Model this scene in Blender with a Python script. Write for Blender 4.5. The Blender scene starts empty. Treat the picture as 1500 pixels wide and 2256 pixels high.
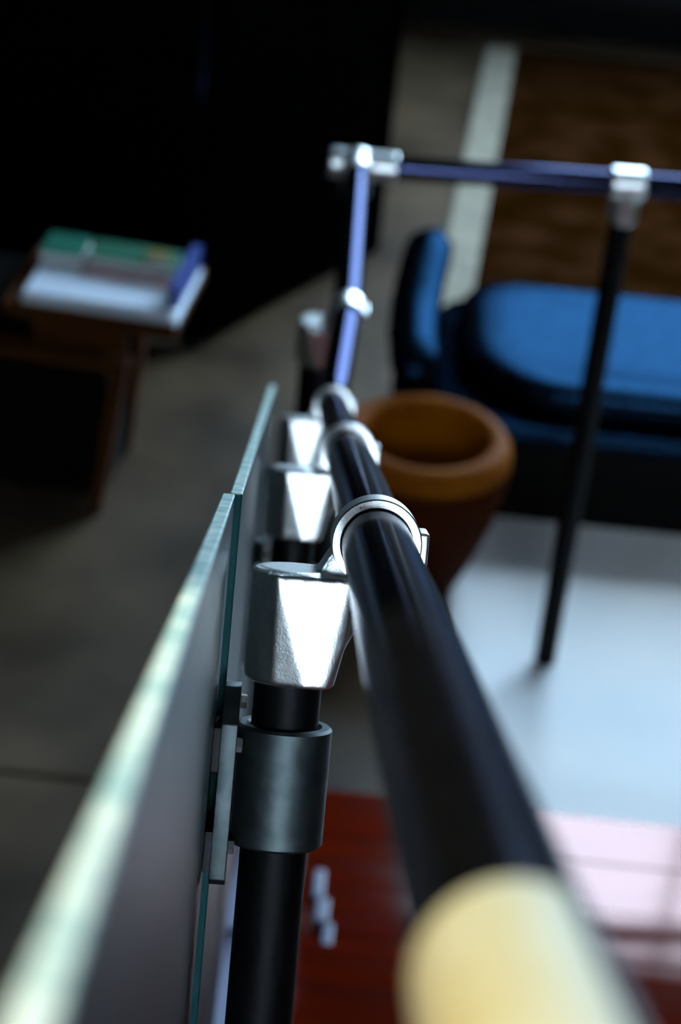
import bpy, bmesh, math, random
from mathutils import Vector, Matrix
random.seed(7)
S = bpy.context.scene
COL = S.collection
R_ = math.radians

# ------------------------------------------------------------------ camera
FPX, TH, RHO, CAMZ = 4700.0, R_(32.4), R_(6.0), 2.65
Fw = Vector((0, math.cos(TH), -math.sin(TH)))
u0 = Vector((0, math.sin(TH), math.cos(TH)))
r0 = Vector((1, 0, 0))
Rt = r0 * math.cos(RHO) + u0 * math.sin(RHO)
Up = u0 * math.cos(RHO) - r0 * math.sin(RHO)
CAM = Vector((0, 0, CAMZ))
cd = bpy.data.cameras.new('camera')
cam = bpy.data.objects.new('camera', cd)
COL.objects.link(cam)
m = Matrix((Rt, Up, -Fw)).transposed().to_4x4()
m.translation = CAM
cam.matrix_world = m
cd.sensor_fit = 'VERTICAL'
cd.sensor_height = 24.0
cd.sensor_width = 16.0
cd.lens = 50.0
cd.clip_start = 0.05
cd.dof.use_dof = True
cd.dof.focus_distance = 1.33
cd.dof.aperture_fstop = 3.8
S.camera = cam

def ray(x, y): return Fw + Rt * ((x - 750) / FPX) - Up * ((y - 1128) / FPX)
def atz(x, y, z): return CAM + ray(x, y) * z
def onh(x, y, h):
    d = ray(x, y)
    return CAM + d * ((h - CAMZ) / d.z)

# ------------------------------------------------------------------ world, sun, exposure
W = bpy.data.worlds.new('sky'); S.world = W
W.use_nodes = True
bg = W.node_tree.nodes['Background']
bg.inputs[0].default_value = (0.50, 0.74, 1.0, 1)
bg.inputs[1].default_value = 30.0
sun_d = Vector((0.55, 0.35, -0.76)).normalized()
sl = bpy.data.lights.new('sun', 'SUN'); sl.energy = 10.0; sl.angle = R_(0.6); sl.color = (1.0, 0.93, 0.78)
so = bpy.data.objects.new('sun', sl); COL.objects.link(so)
so.rotation_euler = sun_d.to_track_quat('-Z', 'Y').to_euler(); so.location = (-4, -3, 8)
ROOM = dict(x0=-4.2, x1=4.6, y0=-5.5, y1=7.55, z1=5.6)
WF = (0.52, 4.2, 1.25, 4.95)          # front window x0 x1 z0 z1
WB = (0.1, 2.6, 2.9, 5.3)           # unseen rear window, placed to light the brackets from behind
SK = (-2.82, -2.10, -2.20, -0.85)      # unseen skylight added to bound the sun beam: x0 x1 y0 y1
def area(name, loc, rot, sx, sy, energy, color, portal=False):
    l = bpy.data.lights.new(name, 'AREA'); l.shape = 'RECTANGLE'; l.size = sx; l.size_y = sy
    l.energy = energy; l.color = color
    if portal: l.cycles.is_portal = True
    o = bpy.data.objects.new(name, l); COL.objects.link(o); o.location = loc; o.rotation_euler = rot
    return o
area('front_window_portal', ((WF[0]+WF[1])/2, ROOM['y1']+0.02, (WF[2]+WF[3])/2), (R_(-90), 0, 0), WF[1]-WF[0], WF[3]-WF[2], 1, (1, 1, 1), True)
area('added_rear_light', ((WB[0]+WB[1])/2, ROOM['y0']+0.05, (WB[2]+WB[3])/2), (R_(90), 0, 0), WB[1]-WB[0], WB[3]-WB[2], 100, (1.0, 0.95, 0.84))  # area light added behind the camera for the bracket faces
S.view_settings.view_transform = 'Standard'
S.view_settings.look = 'None'
S.view_settings.exposure = 0.0
S.view_settings.gamma = 1.0
S.view_settings.use_curve_mapping = False

# ------------------------------------------------------------------ materials
def mat(name, base, rough=0.5, tint=None, metal=0.0, noise=None, bump=None, trans=0.0, ior=1.5, rnoise=None, spec=0.5, stretch=(1, 1, 1), coat=0.0):
    M = bpy.data.materials.new(name); M.use_nodes = True
    nt = M.node_tree; b = nt.nodes['Principled BSDF']
    b.inputs['Base Color'].default_value = (*base, 1)
    b.inputs['Roughness'].default_value = rough
    b.inputs['Metallic'].default_value = metal
    b.inputs['IOR'].default_value = ior
    b.inputs['Transmission Weight'].default_value = trans
    b.inputs['Specular IOR Level'].default_value = spec
    if tint: b.inputs['Specular Tint'].default_value = (*tint, 1)
    b.inputs['Coat Weight'].default_value = coat
    b.inputs['Coat Roughness'].default_value = 0.08
    tc = nt.nodes.new('ShaderNodeTexCoord'); mp = nt.nodes.new('ShaderNodeMapping')
    mp.inputs['Scale'].default_value = stretch
    nt.links.new(tc.outputs['Object'], mp.inputs['Vector'])
    def nz(scale, detail=5):
        n = nt.nodes.new('ShaderNodeTexNoise'); n.inputs['Scale'].default_value = scale; n.inputs['Detail'].default_value = detail
        nt.links.new(mp.outputs['Vector'], n.inputs['Vector']); return n
    if noise:
        sc, c2, lo, hi = noise
        n = nz(sc); r = nt.nodes.new('ShaderNodeValToRGB')
        r.color_ramp.elements[0].position = lo; r.color_ramp.elements[1].position = hi
        r.color_ramp.elements[0].color = (*base, 1); r.color_ramp.elements[1].color = (*c2, 1)
        nt.links.new(n.outputs['Fac'], r.inputs['Fac']); nt.links.new(r.outputs['Color'], b.inputs['Base Color'])
    if rnoise:
        sc, a, c = rnoise
        n = nz(sc); q = nt.nodes.new('ShaderNodeMapRange')
        q.inputs['From Min'].default_value = 0.3; q.inputs['From Max'].default_value = 0.7
        q.inputs['To Min'].default_value = a; q.inputs['To Max'].default_value = c
        nt.links.new(n.outputs['Fac'], q.inputs['Value']); nt.links.new(q.outputs['Result'], b.inputs['Roughness'])
    if bump:
        sc, st = bump
        n = nz(sc, 8); bp = nt.nodes.new('ShaderNodeBump'); bp.inputs['Strength'].default_value = st; bp.inputs['Distance'].default_value = 0.002
        nt.links.new(n.outputs['Fac'], bp.inputs['Height']); nt.links.new(bp.outputs['Normal'], b.inputs['Normal'])
    return M

MT = dict(
    concrete=mat('polished_concrete', (0.030, 0.0195, 0.0108), 0.45, noise=(2.6, (0.095, 0.063, 0.036), 0.33, 0.7), rnoise=(3.0, 0.4, 0.5), spec=0.1),
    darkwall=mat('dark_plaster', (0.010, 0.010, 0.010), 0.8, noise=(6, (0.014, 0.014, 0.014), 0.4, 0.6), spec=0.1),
    frame=mat('black_steel_frame', (0.012, 0.012, 0.013), 0.35),
    post=mat('black_post_paint', (0.001, 0.001, 0.001), 0.5, spec=0.08),
    cast=mat('polished_cast_metal', (0.70, 0.69, 0.65), 0.34, metal=1.0, bump=(650, 0.10), noise=(160, (0.60, 0.60, 0.57), 0.35, 0.65)),
    steel=mat('brushed_dark_steel', (0.062, 0.072, 0.070), 0.5, metal=1.0, noise=(90, (0.042, 0.052, 0.050), 0.35, 0.65)),
    bolt=mat('bright_bolt', (0.8, 0.78, 0.7), 0.3, metal=1.0),
    rubber=mat('black_rubber', (0.01, 0.01, 0.01), 0.8),
    glass=mat('frosted_green_glass', (0.016, 0.026, 0.027), 0.36, spec=0.15, trans=0.08, ior=1.5, bump=(500, 0.25)),
    glassedge=mat('ground_glass_edge', (0.24, 0.40, 0.36), 0.4, spec=0.3, noise=(45, (0.62, 0.70, 0.58), 0.4, 0.6)),
    glassend=mat('dark_green_glass_end', (0.001, 0.035, 0.035), 0.6, spec=0.1),
    mat=mat('pale_floor_mat', (0.86, 0.80, 0.73), 0.8, noise=(1.6, (0.70, 0.71, 0.70), 0.35, 0.7), spec=0.0),
    cream=mat('pale_sunlit_rail', (0.46, 0.36, 0.14), 0.6, spec=0.2, noise=(22, (0.54, 0.48, 0.30), 0.35, 0.65)),  # pale colour stands in for sunlight on the near rail
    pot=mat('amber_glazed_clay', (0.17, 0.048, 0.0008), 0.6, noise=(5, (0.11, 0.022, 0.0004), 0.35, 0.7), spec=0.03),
    potshade=mat('shaded_red_brown_clay', (0.035, 0.006, 0.0006), 0.7, noise=(5, (0.018, 0.003, 0.0003), 0.35, 0.7), spec=0.02),  # red-brown clay, darkened to carry the shade on the outer body
    trim=mat('lilac_grey_paint', (0.15, 0.15, 0.22), 0.4),
    rug=mat('brown_wool_rug', (0.012, 0.0038, 0.0004), 0.95, noise=(5.5, (0.030, 0.011, 0.004), 0.42, 0.68), bump=(400, 0.3), spec=0.0),
    rugedge=mat('pale_rug_border', (0.30, 0.26, 0.19), 0.95, spec=0.05, noise=(12, (0.24, 0.21, 0.16), 0.4, 0.6)),
    tablewood=mat('warm_brown_wood', (0.09, 0.024, 0.001), 0.6, noise=(8, (0.035, 0.008, 0.0006), 0.35, 0.7), spec=0.15, stretch=(1, 6, 6)),
    blackwood=mat('black_stained_wood', (0.002, 0.0015, 0.001), 0.7, spec=0.08),
    blackpanel=mat('matt_black_panel', (0.0008, 0.0008, 0.0008), 0.8, spec=0.0),
    blueedge=mat('gloss_black_trim', (0.005, 0.006, 0.01), 0.2),
    paper=mat('page_paper', (0.75, 0.74, 0.70), 0.8),
    white=mat('white_cover', (0.72, 0.78, 0.86), 0.35),
    pink=mat('pale_pink_cover', (0.42, 0.22, 0.22), 0.4),
    green=mat('green_cover', (0.003, 0.10, 0.045), 0.5),
    teal=mat('teal_green_cover', (0.003, 0.12, 0.07), 0.5),
    blue=mat('deep_blue_cover', (0.002, 0.03, 0.2), 0.5),
    olive=mat('olive_cover', (0.11, 0.09, 0.005), 0.5),
)
def pane_mat():
    M = bpy.data.materials.new('clear_window_glass'); M.use_nodes = True
    nt = M.node_tree; nt.nodes.clear()
    o = nt.nodes.new('ShaderNodeOutputMaterial'); mx = nt.nodes.new('ShaderNodeMixShader'); mx.inputs[0].default_value = 0.06
    t = nt.nodes.new('ShaderNodeBsdfTransparent'); g = nt.nodes.new('ShaderNodeBsdfGlossy'); g.inputs['Roughness'].default_value = 0.02
    nt.links.new(t.outputs[0], mx.inputs[1]); nt.links.new(g.outputs[0], mx.inputs[2]); nt.links.new(mx.outputs[0], o.inputs[0])
    return M
MT['pane'] = pane_mat()
def gloss_mat(name, diff, gl, rough, noise=None, stretch=(1, 1, 1), graze=0.0):
    """lacquer: dark diffuse body plus an even coloured sheen."""
    M = bpy.data.materials.new(name); M.use_nodes = True
    nt = M.node_tree; nt.nodes.clear()
    o = nt.nodes.new('ShaderNodeOutputMaterial'); ad = nt.nodes.new('ShaderNodeAddShader')
    d = nt.nodes.new('ShaderNodeBsdfDiffuse'); g = nt.nodes.new('ShaderNodeBsdfGlossy')
    d.inputs['Color'].default_value = (*diff, 1); g.inputs['Color'].default_value = (*gl, 1); g.inputs['Roughness'].default_value = rough
    if noise:
        sc, c2 = noise
        tc = nt.nodes.new('ShaderNodeTexCoord'); mp = nt.nodes.new('ShaderNodeMapping'); mp.inputs['Scale'].default_value = stretch
        n = nt.nodes.new('ShaderNodeTexNoise'); n.inputs['Scale'].default_value = sc; n.inputs['Detail'].default_value = 5
        r = nt.nodes.new('ShaderNodeValToRGB'); r.color_ramp.elements[0].position = 0.35; r.color_ramp.elements[1].position = 0.7
        r.color_ramp.elements[0].color = (*diff, 1); r.color_ramp.elements[1].color = (*c2, 1)
        q = nt.nodes.new('ShaderNodeMapRange'); q.inputs['From Min'].default_value = 0.3; q.inputs['From Max'].default_value = 0.7
        q.inputs['To Min'].default_value = rough*0.8; q.inputs['To Max'].default_value = rough*1.3
        nt.links.new(tc.outputs['Object'], mp.inputs['Vector']); nt.links.new(mp.outputs['Vector'], n.inputs['Vector'])
        nt.links.new(n.outputs['Fac'], r.inputs['Fac']); nt.links.new(r.outputs['Color'], d.inputs['Color'])
        nt.links.new(n.outputs['Fac'], q.inputs['Value']); nt.links.new(q.outputs['Result'], g.inputs['Roughness'])
    nt.links.new(d.outputs[0], ad.inputs[0]); nt.links.new(g.outputs[0], ad.inputs[1]); nt.links.new(ad.outputs[0], o.inputs[0])
    if graze:
        fr = nt.nodes.new('ShaderNodeFresnel'); fr.inputs['IOR'].default_value = 1.45
        pw = nt.nodes.new('ShaderNodeMath'); pw.operation = 'POWER'; pw.inputs[1].default_value = 1.8
        mu = nt.nodes.new('ShaderNodeMath'); mu.operation = 'MULTIPLY'; mu.inputs[1].default_value = graze
        g2 = nt.nodes.new('ShaderNodeBsdfGlossy'); g2.inputs['Color'].default_value = (0.9, 0.9, 0.9, 1); g2.inputs['Roughness'].default_value = rough
        mx = nt.nodes.new('ShaderNodeMixShader')
        nt.links.new(fr.outputs[0], pw.inputs[0]); nt.links.new(pw.outputs[0], mu.inputs[0]); nt.links.new(mu.outputs[0], mx.inputs[0])
        nt.links.new(ad.outputs[0], mx.inputs[1]); nt.links.new(g2.outputs[0], mx.inputs[2]); nt.links.new(mx.outputs[0], o.inputs[0])
    return M
MT['blueedge'] = gloss_mat('gloss_black_trim', (0.001, 0.001, 0.001), (0.004, 0.010, 0.022), 0.15)
MT['leather'] = gloss_mat('black_leather', (0.001, 0.001, 0.0015), (0.0022, 0.0085, 0.0185), 0.27, noise=(40, (0.0014, 0.0014, 0.002)))
MT['blackrail'] = gloss_mat('black_gloss_paint', (0.002, 0.002, 0.002), (0.017, 0.0200, 0.046), 0.13, noise=(70, (0.003, 0.003, 0.003)), graze=0.5)
MT['redwood'] = gloss_mat('red_brown_varnished_wood', (0.10, 0.0065, 0.0004), (0.066, 0.042, 0.038), 0.075, noise=(5, (0.055, 0.003, 0.0002)), stretch=(0.6, 6, 6))

# ------------------------------------------------------------------ helpers
def finish(name, bm, mt, parent=None, M=None, smooth=None, label=None):
    me = bpy.data.meshes.new(name)
    bmesh.ops.recalc_face_normals(bm, faces=bm.faces)
    bm.to_mesh(me); bm.free()
    me.materials.append(MT[mt])
    if smooth is not None:
        for p in me.polygons: p.use_smooth = True
        me.set_sharp_from_angle(angle=R_(smooth))
    return link(name, me, parent, M, label)
def link(name, me, parent=None, M=None, label=None):
    o = bpy.data.objects.new(name, me); COL.objects.link(o)
    place(o, parent, M)
    if label: o['label'] = label
    return o
WM = {}
def place(o, parent, M):
    M = M if M is not None else Matrix.Identity(4)
    WM[o.name] = M
    if parent is not None:
        o.parent = parent
        o.matrix_basis = WM[parent.name].inverted() @ M
    else:
        o.matrix_basis = M
def T(x, y=None, z=None):
    return Matrix.Translation(Vector(x) if y is None else Vector((x, y, z)))
def empty(name, M):
    o = bpy.data.objects.new(name, None); COL.objects.link(o); o.empty_display_size = 0.05
    place(o, None, M); return o
def tag(o, label, cat, group=None, kind=None):
    if label: o['label'] = label
    if cat: o['category'] = cat
    if group: o['group'] = group
    if kind: o['kind'] = kind
    return o
def box(bm, x0, x1, y0, y1, z0, z1, bev=0.0, seg=2):
    r = bmesh.ops.create_cube(bm, size=1, matrix=T((x0+x1)/2, (y0+y1)/2, (z0+z1)/2) @ Matrix.Diagonal((x1-x0, y1-y0, z1-z0, 1)))
    if bev > 0:
        vs = set(r['verts']); es = [e for e in bm.edges if e.verts[0] in vs and e.verts[1] in vs]
        bmesh.ops.bevel(bm, geom=es, offset=bev, segments=seg, profile=0.5, affect='EDGES')
def bx(*a, **k):
    bm = bmesh.new(); box(bm, *a, **k); return bm
def lathe(bm, prof, seg=48, axis='z', close=False, c=(0, 0, 0)):
    """prof: (radius, height) list; rings about an axis through c."""
    rings = []
    for r, h in prof:
        ring = []
        for i in range(seg):
            a = 2*math.pi*i/seg
            p = Vector((r*math.cos(a), r*math.sin(a), h))
            if axis == 'y': p = Vector((p.x, p.z, p.y))
            if axis == 'x': p = Vector((p.z, p.x, p.y))
            ring.append(bm.verts.new(p + Vector(c)))
        rings.append(ring)
    n = len(rings)
    for k in range(n if close else n-1):
        A, B = rings[k], rings[(k+1) % n]
        for i in range(seg):
            j = (i+1) % seg
            bm.faces.new((A[i], A[j], B[j], B[i]))
    if not close:
        bm.faces.new(rings[0]); bm.faces.new(rings[-1])
def cyl(bm, c, r, h0, h1, axis='z', seg=48, bev=0.001):
    lathe(bm, [(r-bev, h0), (r, h0+bev), (r, h1-bev), (r-bev, h1)], seg, axis, False, c)
def hollow(bm, c, ro, ri, h0, h1, axis='z', seg=64, bev=0.0015):
    lathe(bm, [(ri, h0+bev), (ri+bev, h0), (ro-bev, h0), (ro, h0+bev), (ro, h1-bev), (ro-bev, h1), (ri+bev, h1), (ri, h1-bev)], seg, axis, True, c)
def tube(bm, pts, r, seg=40):
    pts = [Vector(p) for p in pts]; rings = []
    ref = Vector((1, 0, 0))
    d0 = (pts[1]-pts[0]).normalized()
    if abs(d0.x) > 0.9: ref = Vector((0, 0, 1))
    for i, p in enumerate(pts):
        if i == 0: d = d0; mit = 1
        elif i == len(pts)-1: d = (pts[-1]-pts[-2]).normalized(); mit = 1
        else: d = ((pts[i]-pts[i-1]).normalized() + (pts[i+1]-pts[i]).normalized()).normalized()
        a = (ref - d*ref.dot(d)).normalized(); b = d.cross(a)
        rings.append([bm.verts.new(p + a*(r*math.cos(2*math.pi*k/seg)) + b*(r*math.sin(2*math.pi*k/seg))) for k in range(seg)])
    for A, B in zip(rings, rings[1:]):
        for k in range(seg): bm.faces.new((A[k], A[(k+1) % seg], B[(k+1) % seg], B[k]))
    bm.faces.new(rings[0]); bm.faces.new(rings[-1])
def hull(bm, pts):
    vs = [bm.verts.new(p) for p in pts]
    r = bmesh.ops.convex_hull(bm, input=vs)
    rm = [g for g in r['geom_interior'] if isinstance(g, bmesh.types.BMVert)] + [g for g in r['geom_unused'] if isinstance(g, bmesh.types.BMVert)]
    if rm: bmesh.ops.delete(bm, geom=list(set(rm)), context='VERTS')
def remeshed(name, bm, voxel, smooth_it, mt):
    me = bpy.data.meshes.new(name+'_raw'); bmesh.ops.recalc_face_normals(bm, faces=bm.faces); bm.to_mesh(me); bm.free()
    o = bpy.data.objects.new(name+'_raw', me); COL.objects.link(o)
    a = o.modifiers.new('r', 'REMESH'); a.mode = 'VOXEL'; a.voxel_size = voxel
    b = o.modifiers.new('s', 'SMOOTH'); b.factor = 0.5; b.iterations = smooth_it
    dg = bpy.context.evaluated_depsgraph_get()
    out = bpy.data.meshes.new_from_object(o.evaluated_get(dg))
    bpy.data.objects.remove(o); bpy.data.meshes.remove(me)
    out.name = name
    for p in out.polygons: p.use_smooth = True
    out.materials.clear(); out.materials.append(MT[mt])
    return out

# ------------------------------------------------------------------ room
x0, x1, y0, y1, z1 = (ROOM[k] for k in ('x0', 'x1', 'y0', 'y1', 'z1'))
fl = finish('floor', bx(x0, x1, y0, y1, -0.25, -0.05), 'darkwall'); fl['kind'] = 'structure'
yj = onh(60, 1705, 0).y
ys = [y0, yj-4.8, yj-2.4, yj, yj+4.4]; ys = [v for v in ys if y0 <= v < y1] + [y1]
ys = sorted(set(ys)); xs = [x0, -2.1, 1.35, x1]
for i in range(len(xs)-1):
    for j in range(len(ys)-1):
        g = 0.006
        finish('floor_slab', bx(xs[i]+g, xs[i+1]-g, ys[j]+g, ys[j+1]-g, -0.05, 0, bev=0.004), 'concrete', fl)
def wall_y(name, y, t, win, mt='darkwall'):
    a, b, c, d = win
    bm = bmesh.new()
    box(bm, x0, a, y, y+t, -0.25, z1); box(bm, b, x1, y, y+t, -0.25, z1); box(bm, a, b, y, y+t, -0.25, c); box(bm, a, b, y, y+t, d, z1)
    o = finish(name, bm, mt); o['kind'] = 'structure'; return o
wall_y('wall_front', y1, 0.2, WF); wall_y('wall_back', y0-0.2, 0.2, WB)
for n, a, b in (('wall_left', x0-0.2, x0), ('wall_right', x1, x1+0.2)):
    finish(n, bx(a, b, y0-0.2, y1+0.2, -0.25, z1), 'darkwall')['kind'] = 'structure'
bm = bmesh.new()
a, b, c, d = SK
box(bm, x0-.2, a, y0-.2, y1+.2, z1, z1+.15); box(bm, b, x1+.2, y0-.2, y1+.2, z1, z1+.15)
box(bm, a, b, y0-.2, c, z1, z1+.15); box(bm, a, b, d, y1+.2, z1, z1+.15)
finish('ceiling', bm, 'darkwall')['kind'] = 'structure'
finish('baseboard_front', bx(x0, x1, y1-0.02, y1-0.001, 0, 0.14, bev=0.004), 'blackwood')['kind'] = 'structure'
def window(name, win, y, nx, nz):
    a, b, c, d = win
    e = empty(name, T(a, y, c)); e['kind'] = 'structure'
    w = 0.06; bm = bmesh.new()
    box(bm, a, b, y, y+.06, c, c+w); box(bm, a, b, y, y+.06, d-w, d); box(bm, a, a+w, y, y+.06, c+w, d-w); box(bm, b-w, b, y, y+.06, c+w, d-w)
    finish('window_frame', bm, 'frame', e)
    for i in range(1, nx):
        x = a + (b-a)*i/nx; finish('mullion', bx(x-.02, x+.02, y+.005, y+.055, c+w, d-w), 'frame', e)
    for i in range(1, nz):
        z = c + (d-c)*i/nz; finish('transom', bx(a+w, b-w, y+.01, y+.05, z-.02, z+.02), 'frame', e)
    finish('window_pane', bx(a+w, b-w, y+.028, y+.032, c+w, d-w), 'pane', e)
window('window_1', WF, y1+0.08, 3, 2); window('added_rear_window', WB, y0-0.15, 2, 1)
e = empty('added_skylight', T(SK[0], SK[2], z1)); e['kind'] = 'structure'  # added opening, sized so the sun reaches only the near rail and glass
finish('window_pane', bx(SK[0], SK[1], SK[2], SK[3], z1+.07, z1+.074), 'pane', e)  # pane of the added skylight

# ------------------------------------------------------------------ railing frames
tdir = ray(662, 668).normalized()
Z1 = FPX*0.044/156
P1 = atz(830, 1200, Z1)
def along(k): return P1 + tdir*((Z1/k - Z1)/tdir.dot(Fw))
def frame(P, t):
    s = t.cross(Vector((0, 0, 1))).normalized(); n = s.cross(t).normalized()
    M = Matrix((s, t, n)).transposed().to_4x4(); M.translation = P; return M
P2, P3 = along(0.617), along(0.427)
hr = P3.z
CORNER = onh(790, 345, hr); R4 = onh(765, 678, hr); R5 = onh(1385, 388, hr)
bend = P3 + tdir*0.035; bend.z = P3.z + tdir.z*0.035
dl = Vector((CORNER.x-bend.x, CORNER.y-bend.y, 0)).normalized()
hr = bend.z
CORNER.z = R4.z = R5.z = hr
d3 = Vector((R5.x-CORNER.x, R5.y-CORNER.y, 0)).normalized()
RR = 0.022
root = empty('stair_railing', T(P3.x, P3.y, 0))
tag(root, 'black stair railing with silver cast brackets, frosted glass panels and corner turn', 'railing')
nearP = P1 - tdir*1.05
sunlitP = P1 + tdir*((0.472 - Z1)/tdir.dot(Fw))
ctrl = [nearP, P1, P2, bend - tdir*0.06]
for i in range(1, 6):
    u = i/6; ctrl.append((bend - tdir*0.06)*(1-u)**2 + bend*(2*u*(1-u)) + (bend + dl*0.06)*u*u)
ctrl += [bend + dl*0.06, R4, CORNER]
bm = bmesh.new(); tube(bm, ctrl, RR, 64)
finish('handrail', bm, 'blackrail', root, smooth=50)
bm = bmesh.new(); tube(bm, [CORNER, R5, CORNER + d3*2.6], RR, 64)
finish('handrail', bm, 'blackrail', root, smooth=50, label='black cross handrail turning off at the corner')
# pale strip added as the sunlit near part of the rail, lit side only
Fm = frame(sunlitP, tdir)
bm = bmesh.new(); arcs = []
for yy, rr in ((0.0, RR+0.0002), (-0.0012, RR+0.0016), (-0.52, RR+0.0016)):
    arcs.append([bm.verts.new((rr*math.sin(R_(a_)), yy, rr*math.cos(R_(a_)))) for a_ in range(-130, 25, 4)])
lo = [[bm.verts.new((RR*1.001*math.sin(R_(a_)), yy, RR*1.001*math.cos(R_(a_)))) for a_ in range(-130, 25, 4)] for yy in (-0.52, 0.0)]
ringsg = arcs + lo
for k in range(len(ringsg)):
    A, B = ringsg[k], ringsg[(k+1) % len(ringsg)]
    for q in range(len(A)-1): bm.faces.new((A[q], A[q+1], B[q+1], B[q]))
bm.faces.new([r[0] for r in ringsg]); bm.faces.new([r[-1] for r in ringsg])
finish('handrail_sunlit_strip', bm, 'cream', root, Fm, smooth=50, label='pale cream strip for the sunlit part of the upper handrail')

# ------------------------------------------------------------------ bracket (cast saddle fitting)
SX, SY = -0.047, 0.018
bm = bmesh.new()
cyl(bm, (SX, SY, 0), 0.0288, -0.0935, -0.0205, 'z', 72, 0.003)
# fairing from sleeve up to the ring: flat facet on the near side, falling away to the right
hull(bm, [(-0.060, -0.0132, -0.0225), (-0.037, -0.0142, -0.0925), (-0.024, -0.0115, -0.0930), (-0.0190, -0.006, -0.091),
          (-0.0135, -0.008, -0.062), (-0.010, -0.007, -0.030), (-0.014, -0.0095, -0.0225), (-0.012, 0.033, -0.026), (-0.0190, 0.03, -0.09), (-0.04, 0.04, -0.03),
          (-0.060, 0.04, -0.0225), (-0.045, 0.03, -0.09),
          (-0.058, -0.0090, -0.0925), (-0.0665, -0.0065, -0.0225)])
hull(bm, [(-0.036, -0.001, -0.0215), (-0.036, 0.035, -0.0215), (-0.0262, 0.0005, -0.004), (-0.0262, 0.0355, -0.004),
          (-0.0235, 0.0005, -0.012), (-0.006, 0.0005, -0.0262), (-0.006, 0.0355, -0.0262), (-0.014, -0.006, -0.066), (-0.014, 0.033, -0.066),
          (-0.005, 0.0, -0.050), (-0.005, 0.031, -0.050), (-0.034, 0.01, -0.06)])
# keep the rail bore free: scooped by a ring of its own below
body = remeshed('bracket_body', bm, 0.0010, 34, 'cast')
bm = bmesh.new(); bm.from_mesh(body)
for f in bm.faces: f.smooth = True
nb = len(bm.faces)
hollow(bm, (0, 0, 0), 0.0283, RR+0.0001, -0.0005, 0.036, 'y', 96, 0.0009)
box(bm, 0.0245, 0.0325, 0.001, 0.034, -0.013, 0.0095, bev=0.002, seg=3)
bracket_me = bpy.data.meshes.new('rail_bracket'); bm.to_mesh(bracket_me); bm.free()
for p in bracket_me.polygons: p.use_smooth = True
bracket_me.set_sharp_from_angle(angle=R_(42)); bracket_me.materials.append(MT['cast'])
# collar + clamp for glass
bm = bmesh.new(); hollow(bm, (SX, SY, 0), 0.0305, 0.0222, -0.198, -0.121, 'z', 72, 0.0018)
tmp = bpy.data.meshes.new('clamp_collar'); bmesh.ops.recalc_face_normals(bm, faces=bm.faces); bm.to_mesh(tmp); bm.free()
for p in tmp.polygons: p.use_smooth = True
tmp.set_sharp_from_angle(angle=R_(40)); tmp.materials.append(MT['steel']); collar_me = tmp
def prism_x(prof, xa, xb, bev=0.0008):
    bm = bmesh.new()
    A = [bm.verts.new((xa, y, z)) for y, z in prof]; B = [bm.verts.new((xb, y, z)) for y, z in prof]
    bm.faces.new(A); bm.faces.new(B[::-1]); n = len(prof)
    for i in range(n): bm.faces.new((A[i], B[i], B[(i+1) % n], A[(i+1) % n]))
    if bev: bmesh.ops.bevel(bm, geom=list(bm.edges), offset=bev, segments=2, profile=0.5, affect='EDGES')
    return bm
def keep(name, bm, mt, ang=40):
    me = bpy.data.meshes.new(name); bmesh.ops.recalc_face_normals(bm, faces=bm.faces); bm.to_mesh(me); bm.free()
    for p in me.polygons: p.use_smooth = True
    me.set_sharp_from_angle(angle=R_(ang)); me.materials.append(MT[mt]); return me
ya, yb = SY-0.028, SY+0.028
plate_me = keep('clamp_plate', prism_x([(ya, -0.218), (ya, -0.119), (ya+0.019, -0.098), (yb-0.019, -0.098), (yb, -0.119), (yb, -0.218), (yb-0.004, -0.222), (ya+0.004, -0.222)], -0.0862, -0.0760), 'steel')
arm_me = keep('clamp_arm', bx(-0.0765, -0.060, SY-0.012, SY+0.012, -0.190, -0.130, bev=0.001), 'post')
gask_me = keep('rubber_gasket', bx(-0.0908, -0.0860, ya+0.001, yb-0.001, -0.150, -0.122, bev=0.0006), 'rubber')
gask2_me = keep('rubber_gasket', bx(-0.0908, -0.0860, ya+0.001, yb-0.001, -0.214, -0.188, bev=0.0006), 'rubber')
def bolt_me(y, z):
    bm = bmesh.new(); cyl(bm, (0, y, z), 0.0048, -0.0765, -0.0722, 'x', 6, 0.0006); return keep('bolt', bm, 'bolt', 20)
bolts = [bolt_me(ya+0.006, -0.1325), bolt_me(ya+0.006, -0.1975), bolt_me(SY+0.012, -0.111), bolt_me(yb-0.006, -0.1975)]
def post_at(Fm, length, clamp=True, plate=True):
    bm = bmesh.new(); cyl(bm, (SX, SY, 0), 0.0215, -length, -0.06, 'z', 48, 0.001)
    if plate: cyl(bm, (SX, SY, 0), 0.045, -length, -length+0.01, 'z', 48, 0.001)
    p = finish('post', bm, 'post', root, Fm, smooth=40)
    link('rail_bracket', bracket_me, root, Fm)
    if clamp:
        c = link('clamp_collar', collar_me, root, Fm)
        pl = link('clamp_plate', plate_me, c, Fm); link('clamp_arm', arm_me, c, Fm)
        link('rubber_gasket', gask_me, c, Fm); link('rubber_gasket', gask2_me, c, Fm)
        for b in bolts: link('bolt', b, c, Fm)
    return p
F1, F2, F3 = frame(P1, tdir), frame(P2, tdir), frame(P3, tdir)
for Fm, ln in ((F1, 0.84), (F2, 0.84), (F3, 0.80)): post_at(Fm, ln, plate=False)
F4 = frame(R4, dl); post_at(F4, hr, clamp=False)
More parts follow.
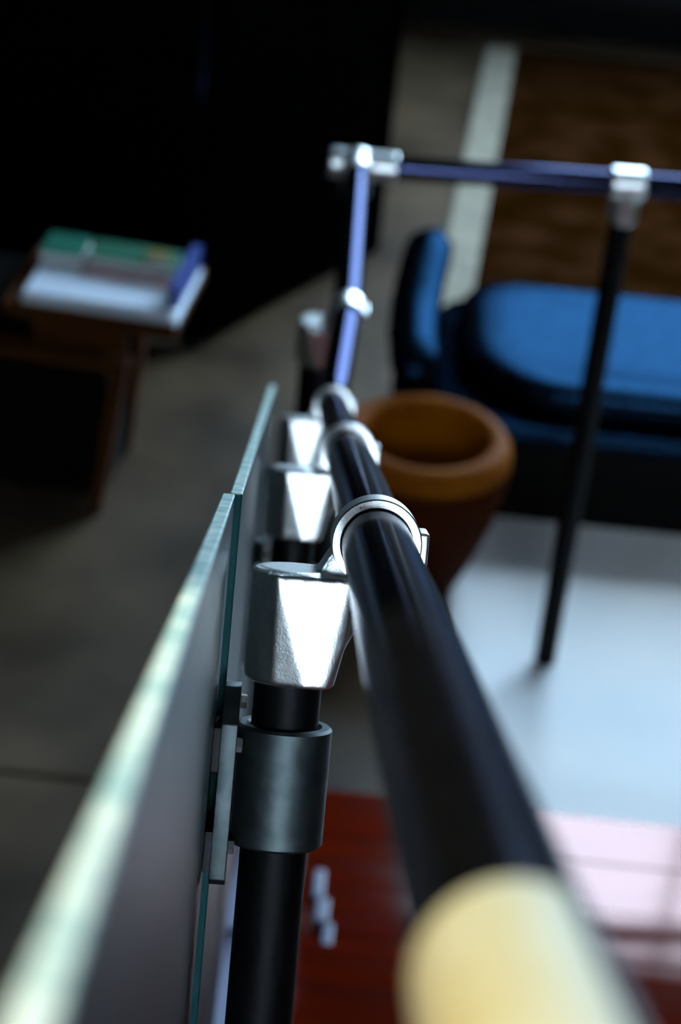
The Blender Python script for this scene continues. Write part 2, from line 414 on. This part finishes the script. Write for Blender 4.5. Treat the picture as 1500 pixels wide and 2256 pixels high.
# corner elbow and its post
bm = bmesh.new()
Fc = frame(CORNER, dl)
bmesh.ops.create_uvsphere(bm, u_segments=40, v_segments=24, radius=0.0315)
cyl(bm, (0, 0, 0), 0.0275, -0.045, 0.0, 'y', 48, 0.002)
cyl(bm, (0, 0, 0), 0.0275, 0.0, 0.072, 'x', 48, 0.002)
cyl(bm, (0, 0, 0), 0.0275, -0.052, 0.0, 'x', 48, 0.004)
cyl(bm, (0, 0, 0), 0.0275, -0.06, 0.0, 'z', 48, 0.002)
link('corner_elbow', remeshed('corner_elbow', bm, 0.0015, 4, 'cast'), root, Fc)
bm = bmesh.new(); cyl(bm, (0, 0, 0), 0.0215, -hr, -0.03, 'z', 48, 0.001); cyl(bm, (0, 0, 0), 0.045, -hr, -hr+0.01, 'z', 48, 0.001)
finish('post', bm, 'post', root, Fc, smooth=40)
# tee and post of the cross rail
Ft = frame(R5, d3)
bm = bmesh.new(); hollow(bm, (0, 0, 0), 0.0290, RR-0.001, -0.032, 0.032, 'y', 64, 0.003); cyl(bm, (0, 0, 0), 0.0265, -0.075, -0.012, 'z', 48, 0.002)
hb = bm
link('tee_bracket', remeshed('tee_bracket', hb, 0.0015, 3, 'cast'), root, Ft)
bm = bmesh.new(); cyl(bm, (0, 0, 0), 0.0225, -hr, -0.06, 'z', 48, 0.001)
finish('post', bm, 'post', root, Ft, smooth=40)
# glass panels
def glass(Fa, ta, tb, sh=0.0, drop=0.70, top=0.021):
    bm = bmesh.new(); box(bm, -0.0990+sh, -0.0910+sh, ta, tb, top-drop, top, bev=0.0009, seg=1)
    o = finish('glass_panel', bm, 'glass', root, Fa)
    o.data.materials.append(MT['glassedge']); o.data.materials.append(MT['glassend'])
    for p in o.data.polygons:
        if p.normal.z**2 > 0.4: p.material_index = 1
        elif p.normal.y**2 > 0.4: p.material_index = 2
    return o
L12 = (P2-P1).length; L23 = (P3-P2).length
glass(F1, -1.25, SY+0.012); glass(F1, SY+0.020, L12+SY-0.004, 0.0045); glass(F2, SY+0.006, L23+SY+0.03, 0.0045)

# ------------------------------------------------------------------ staircase
st = empty('staircase', T(0.5, 2.0, 0))
tag(st, 'red-brown varnished wooden stairs descending beside the railing', 'stairs')
SL, SR = 0.0, 1.25
ye = onh(1300, 1800, 0.17).y; y2 = onh(1400, 2150, 0.34).y
n = 5; w = (ye-(y2-0.04))/n
for i in range(n):
    a = y2-0.04+i*w
    finish('plank', bx(SL, SR, a+0.0005, a+w-0.0005, 0.135, 0.17+random.uniform(-.0008, .0008), bev=0.0012), 'redwood', st, T(0, 0, 0))
finish('platform_frame', bx(SL+0.01, SR-0.01, y2-0.03, ye-0.03, 0.0, 0.134), 'redwood', st)
rise, run = 0.17, 0.33
for k in range(2, 11):
    yn = y2 - (k-2)*run; zt = rise*k
    finish('tread', bx(SL, SR, yn-run-0.03, yn, zt-0.035, zt, bev=0.004), 'redwood', st)
    finish('riser', bx(SL+0.01, SR-0.01, yn-0.045, yn-0.025, zt-rise, zt-0.036), 'redwood', st)
# side stringers following the slope
def stringer(xa, xb, mt):
    prof = [(ye-0.02, 0.0), (ye-0.02, 0.10), (y2+0.1, 0.33), (y2+0.1-8.5*run, 0.33+8.5*rise), (y2+0.1-8.5*run, 7.2*rise), (y2-0.35, 0.0)]
    finish('stringer', prism_x(prof, xa, xb, 0.003), mt, st)
stringer(SL-0.11, SL-0.004, 'trim'); stringer(SR+0.004, SR+0.05, 'trim')
q0, q1 = onh(708, 1905, 0.19), onh(738, 2120, 0.19)
for (a, b, wd) in ((0.0, 0.30, .010), (0.30, 0.56, .012), (0.56, 0.80, .009), (0.82, 0.98, .013), (1.02, 1.16, .012), (1.17, 1.45, .008)):
    A = q0.lerp(q1, a); B = q0.lerp(q1, b); o_ = random.uniform(-.003, .003)
    finish('edge_trim', bx(A.x+o_-wd, A.x+o_+wd, min(A.y, B.y), max(A.y, B.y), 0.1715, 0.181, bev=0.004), 'trim', st)

# ------------------------------------------------------------------ pale mat between chair and stairs
mA = onh(985, 1500, 0)
tag(finish('floor_mat', bx(mA.x, 1.9, ye+0.015, onh(1130, 1150, 0).y+0.35, 0.0005, 0.006, bev=0.002), 'mat'), 'pale floor mat lying between the wooden stairs and the black chair', 'mat')

# ------------------------------------------------------------------ pot
pc = onh(940, 950, 0.375)
pot = empty('clay_pot', T(pc.x, pc.y, 0)); tag(pot, 'round amber-brown clay pot with a thick rolled rim beside the railing', 'pot')
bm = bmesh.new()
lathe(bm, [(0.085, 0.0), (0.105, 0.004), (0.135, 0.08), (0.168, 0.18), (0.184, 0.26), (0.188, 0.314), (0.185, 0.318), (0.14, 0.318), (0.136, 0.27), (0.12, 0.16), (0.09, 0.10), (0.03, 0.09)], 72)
finish('pot_body', bm, 'potshade', pot, T(pc.x, pc.y, 0), smooth=60, label='red-brown lower body with shade put into its colour')
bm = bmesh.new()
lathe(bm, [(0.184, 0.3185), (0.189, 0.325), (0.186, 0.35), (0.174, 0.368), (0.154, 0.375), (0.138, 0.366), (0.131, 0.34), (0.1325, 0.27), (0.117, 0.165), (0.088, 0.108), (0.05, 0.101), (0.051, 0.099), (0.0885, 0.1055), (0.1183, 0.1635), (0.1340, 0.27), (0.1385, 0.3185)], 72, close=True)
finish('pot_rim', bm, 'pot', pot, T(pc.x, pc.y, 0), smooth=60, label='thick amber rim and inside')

# ------------------------------------------------------------------ lounge chair (low, black, faces right)
cA = onh(1130, 1150, 0)
cx, cy = cA.x, cA.y
ch = empty('lounge_chair', T(cx+0.2, cy+0.3, 0)); tag(ch, 'low black leather lounge chair standing behind the cross handrail', 'chair')
zs = 0.24
def rrect(xa, xb, ya, yb, rads, n=10):
    pts = []
    cs = [((xa, ya), rads[0], 180), ((xb, ya), rads[1], 270), ((xb, yb), rads[2], 0), ((xa, yb), rads[3], 90)]
    for (px_, py_), r, a0 in cs:
        ox = px_ + (r if px_ == xa else -r); oy = py_ + (r if py_ == ya else -r)
        for i in range(n+1):
            a = R_(a0 + 90*i/n); pts.append(Vector((ox + r*math.cos(a), oy + r*math.sin(a))))
    return pts
def loft(out, levels):
    """levels: (inset metres, z); rings shrink towards the centre."""
    bm = bmesh.new(); c = sum(out, Vector((0, 0)))/len(out); rings = []
    for ins, z in levels:
        ring = []
        for p in out:
            d = p-c; L = d.length; q = c + d*max(0.0, (L-ins)/L); ring.append(bm.verts.new((q.x, q.y, z)))
        rings.append(ring)
    n = len(out)
    for A, B in zip(rings, rings[1:]):
        for i in range(n): bm.faces.new((A[i], A[(i+1) % n], B[(i+1) % n], B[i]))
    bm.faces.new(rings[0][::-1]); bm.faces.new(rings[-1]); return bm
XL = cx-0.235
finish('base', loft(rrect(XL+0.03, cx+0.85, cy, cy+0.62, (0.12, 0.05, 0.05, 0.1)), [(0.01, 0.007), (0, 0.015), (0, zs-0.035), (0.01, zs-0.031)]), 'blackwood', ch, smooth=50)
finish('seat_ledge', loft(rrect(XL+0.02, cx+0.87, cy-0.012, cy+0.64, (0.14, 0.05, 0.05, 0.1)), [(0.012, zs-0.03), (0, zs-0.02), (0, zs), (0.006, zs+0.009), (0.016, zs+0.012)]), 'leather', ch, smooth=50)
finish('seat_cushion', loft(rrect(XL+0.07, cx+0.84, cy+0.055, cy+0.60, (0.24, 0.06, 0.06, 0.12)), [(0.012, zs+0.0125), (0.0, zs+0.025), (0, zs+0.06), (0.008, zs+0.078), (0.025, zs+0.089), (0.06, zs+0.092), (0.14, zs+0.086), (0.24, zs+0.080)]), 'leather', ch, smooth=60)
# bowed armrest rising to the rear, with its side panel
bm = bmesh.new(); path = []
for (x, y, h) in ((930, 850, 0.37), (915, 800, 0.40), (911, 740, 0.42), (915, 680, 0.44), (926, 620, 0.465), (942, 560, 0.49), (956, 515, 0.51)):
    path.append(onh(x, y, h))
def arm_sweep(bm, path, rw, rh, seg=28):
    rings = []
    n = len(path)
    pts = [path[0]]
    for i in range(n-1):
        for u in (0.5, 1.0): pts.append(path[i].lerp(path[i+1], u))
    N = len(pts)
    for i, p in enumerate(pts):
        d = (pts[min(i+1, N-1)]-pts[max(i-1, 0)]).normalized(); a = Vector((d.y, -d.x, 0)).normalized(); b = a.cross(d)
        e = min(1.0, min(i, N-1-i)/2.0); k = 0.45 + 0.55*math.sqrt(1-(1-e)**2)
        rings.append([bm.verts.new(p + a*(rw*k*math.cos(2*math.pi*q/seg)) + b*(rh*k*math.sin(2*math.pi*q/seg))) for q in range(seg)])
    for A, B in zip(rings, rings[1:]):
        for q in range(seg): bm.faces.new((A[q], A[(q+1) % seg], B[(q+1) % seg], B[q]))
    bm.faces.new(rings[0]); bm.faces.new(rings[-1])
arm_sweep(bm, path, 0.058, 0.045)
finish('armrest', bm, 'leather', ch, smooth=60)
bm = bmesh.new()
Lp = [bm.verts.new((p.x-0.035, p.y, 0.007)) for p in path]; Rp = [bm.verts.new((p.x+0.035, p.y, 0.007)) for p in path]
Lt = [bm.verts.new((p.x-0.035, p.y, p.z-0.012)) for p in path]; Rtp = [bm.verts.new((p.x+0.035, p.y, p.z-0.012)) for p in path]
for i in range(len(path)-1):
    for A, B in ((Lp, Lt), (Lt, Rtp), (Rtp, Rp), (Rp, Lp)): bm.faces.new((A[i], A[i+1], B[i+1], B[i]))
for i in (0, len(path)-1): bm.faces.new((Lp[i], Lt[i], Rtp[i], Rp[i]))
finish('arm_panel', bm, 'leather', ch, smooth=40)

# ------------------------------------------------------------------ rug
a = onh(1060, 105, 0); b = onh(1008, 655, 0); a2 = onh(1138, 105, 0); b2 = onh(1040, 655, 0)
rg = empty('rug', T(a2.x+0.6, 6.2, 0)); tag(rg, 'brown mottled wool rug with a pale border band on the concrete', 'rug')
def quad_slab(pts, z0, z1):
    bm = bmesh.new(); A = [bm.verts.new((p[0], p[1], z0)) for p in pts]; B = [bm.verts.new((p[0], p[1], z1)) for p in pts]
    bm.faces.new(A[::-1]); bm.faces.new(B)
    for i in range(len(pts)): bm.faces.new((A[i], A[(i+1) % len(pts)], B[(i+1) % len(pts)], B[i]))
    bmesh.ops.bevel(bm, geom=list(bm.edges), offset=0.003, segments=2, profile=0.5, affect='EDGES'); return bm
yA, yB = a.y, cy+0.8
def lx(p, q, y): return p.x + (q.x-p.x)*(y-p.y)/(q.y-p.y)
sL = lambda y: lx(a, b, y) ; sR = lambda y: lx(a2, b2, y)
finish('rug_border', quad_slab([(sR(yB)-0.105, yB), (sR(yB), yB), (sR(yA), yA), (sR(yA)-0.105, yA)], 0.0005, 0.013), 'rugedge', rg, label='pale border band')
finish('rug_field', quad_slab([(sR(yB)+0.001, yB), (3.2, yB), (3.2, yA), (sR(yA)+0.001, yA)], 0.0005, 0.012), 'rug', rg, label='brown mottled pile')

# ------------------------------------------------------------------ tall black screen at the far left
pA = onh(822, 545, 0); pB = onh(430, 765, 0)
d = (pA-pB).normalized(); nn = Vector((d.y, -d.x, 0))
scr = empty('folding_screen', T(pA.x, pA.y, 0)); tag(scr, 'tall matt black folding screen standing behind the book table', 'screen')
def leaf(Pa, Pb, h, name='screen_panel'):
    dd = (Pb-Pa); L = dd.length; ang = math.atan2(dd.y, dd.x)
    M = T(Pa.x, Pa.y, 0) @ Matrix.Rotation(ang, 4, 'Z')
    finish(name, bx(0.002, L-0.002, -0.02, 0.02, 0.02, h, bev=0.003), 'blackpanel', scr, M)
    finish('screen_trim', bx(0.002, 0.03, -0.026, 0.026, 0.0, h+0.01, bev=0.008, seg=3), 'blueedge', scr, M)
pC = Vector((pB.x-0.75, pB.y+0.05, 0)); pD = Vector((pC.x-0.9, pC.y-0.35, 0))
leaf(pA, pB, 2.0); leaf(pB, pC, 2.0); leaf(pC, pD, 2.0)

# ------------------------------------------------------------------ side table with books
tz = 0.50
k0, k1 = onh(45, 665, tz), onh(405, 712, tz)
dx = (k1-k0); ang = math.atan2(dx.y, dx.x) - 0.05
TM = T(k0.x, k0.y, 0) @ Matrix.Rotation(ang, 4, 'Z')
tb = empty('book_table', TM); tag(tb, 'small wooden side table with a black shade block below, carrying a pile of magazines', 'table')
finish('table_top', bx(-0.04, 0.345, -0.01, 0.30, tz-0.03, tz, bev=0.003), 'tablewood', tb, TM)
finish('shade_block', bx(-0.25, 0.19, 0.03, 0.28, 0.02, tz-0.031, bev=0.002), 'blackwood', tb, TM)  # black block added for the shade under the table
finish('drawer_front', bx(0.03, 0.235, -0.002, 0.029, tz-0.085, tz-0.033, bev=0.002), 'tablewood', tb, TM, label='warm brown drawer front')
finish('shelf', bx(-0.10, 0.245, -0.03, 0.029, tz-0.125, tz-0.10, bev=0.002), 'tablewood', tb, TM)
bm = bmesh.new(); hull(bm, [(0.20, 0.03, tz-0.126), (0.235, 0.03, tz-0.126), (0.20, 0.06, tz-0.126), (0.235, 0.06, tz-0.126), (0.17, -0.02, 0), (0.195, -0.02, 0), (0.17, 0.005, 0), (0.195, 0.005, 0)])
finish('leg', bm, 'tablewood', tb, TM)
bm = bmesh.new(); hull(bm, [(0.20, 0.24, tz-0.032), (0.235, 0.24, tz-0.032), (0.20, 0.27, tz-0.032), (0.235, 0.27, tz-0.032), (0.17, 0.26, 0), (0.195, 0.26, 0), (0.17, 0.285, 0), (0.195, 0.285, 0)])
finish('leg', bm, 'tablewood', tb, TM)
def book(x, y, z, wx, wy, h, rz, cover, label, name='magazine'):
    M = TM @ T(x, y, z) @ Matrix.Rotation(rz, 4, 'Z')
    e = empty(name, M); tag(e, label, 'book' if name == 'book' else 'magazine', 'reading matter on the side table')
    bm = bmesh.new(); c = min(0.002, h*0.25)
    box(bm, 0, wx, 0, wy, h-c, h); box(bm, 0, wx, 0, wy, 0, c); box(bm, 0, wx, wy-c, wy, c, h-c)
    finish('cover', bm, cover, e, M)
    finish('pages', bx(0.003, wx-0.003, 0.003, wy-c, c, h-c), 'paper' if cover != 'blue' else 'blue', e, M)
z = tz
book(0.0, 0.0, z, 0.345, 0.26, 0.012, 0.0, 'white', 'large white magazine lying lowest on the side table'); z += 0.0125
book(0.005, 0.006, z, 0.335, 0.25, 0.012, 0.012, 'white', 'white magazine second from the bottom of the pile'); z += 0.0125
book(0.10, 0.115, z, 0.21, 0.125, 0.012, -0.03, 'pink', 'pale pink booklet lying on the white magazines'); zp = z + 0.0125
book(0.0, 0.145, z, 0.095, 0.105, 0.03, 0.02, 'teal', 'small teal green book on the white magazines', 'book')
book(0.105, 0.15, zp, 0.20, 0.09, 0.022, -0.02, 'green', 'dark green book resting on the pink booklet', 'book')
book(0.235, 0.155, zp+0.0225, 0.05, 0.05, 0.012, 0.05, 'olive', 'tiny olive notebook on top of the green book', 'book')
book(0.318, 0.03, z, 0.022, 0.22, 0.05, -0.02, 'blue', 'slim deep blue book at the edge of the pile', 'book')
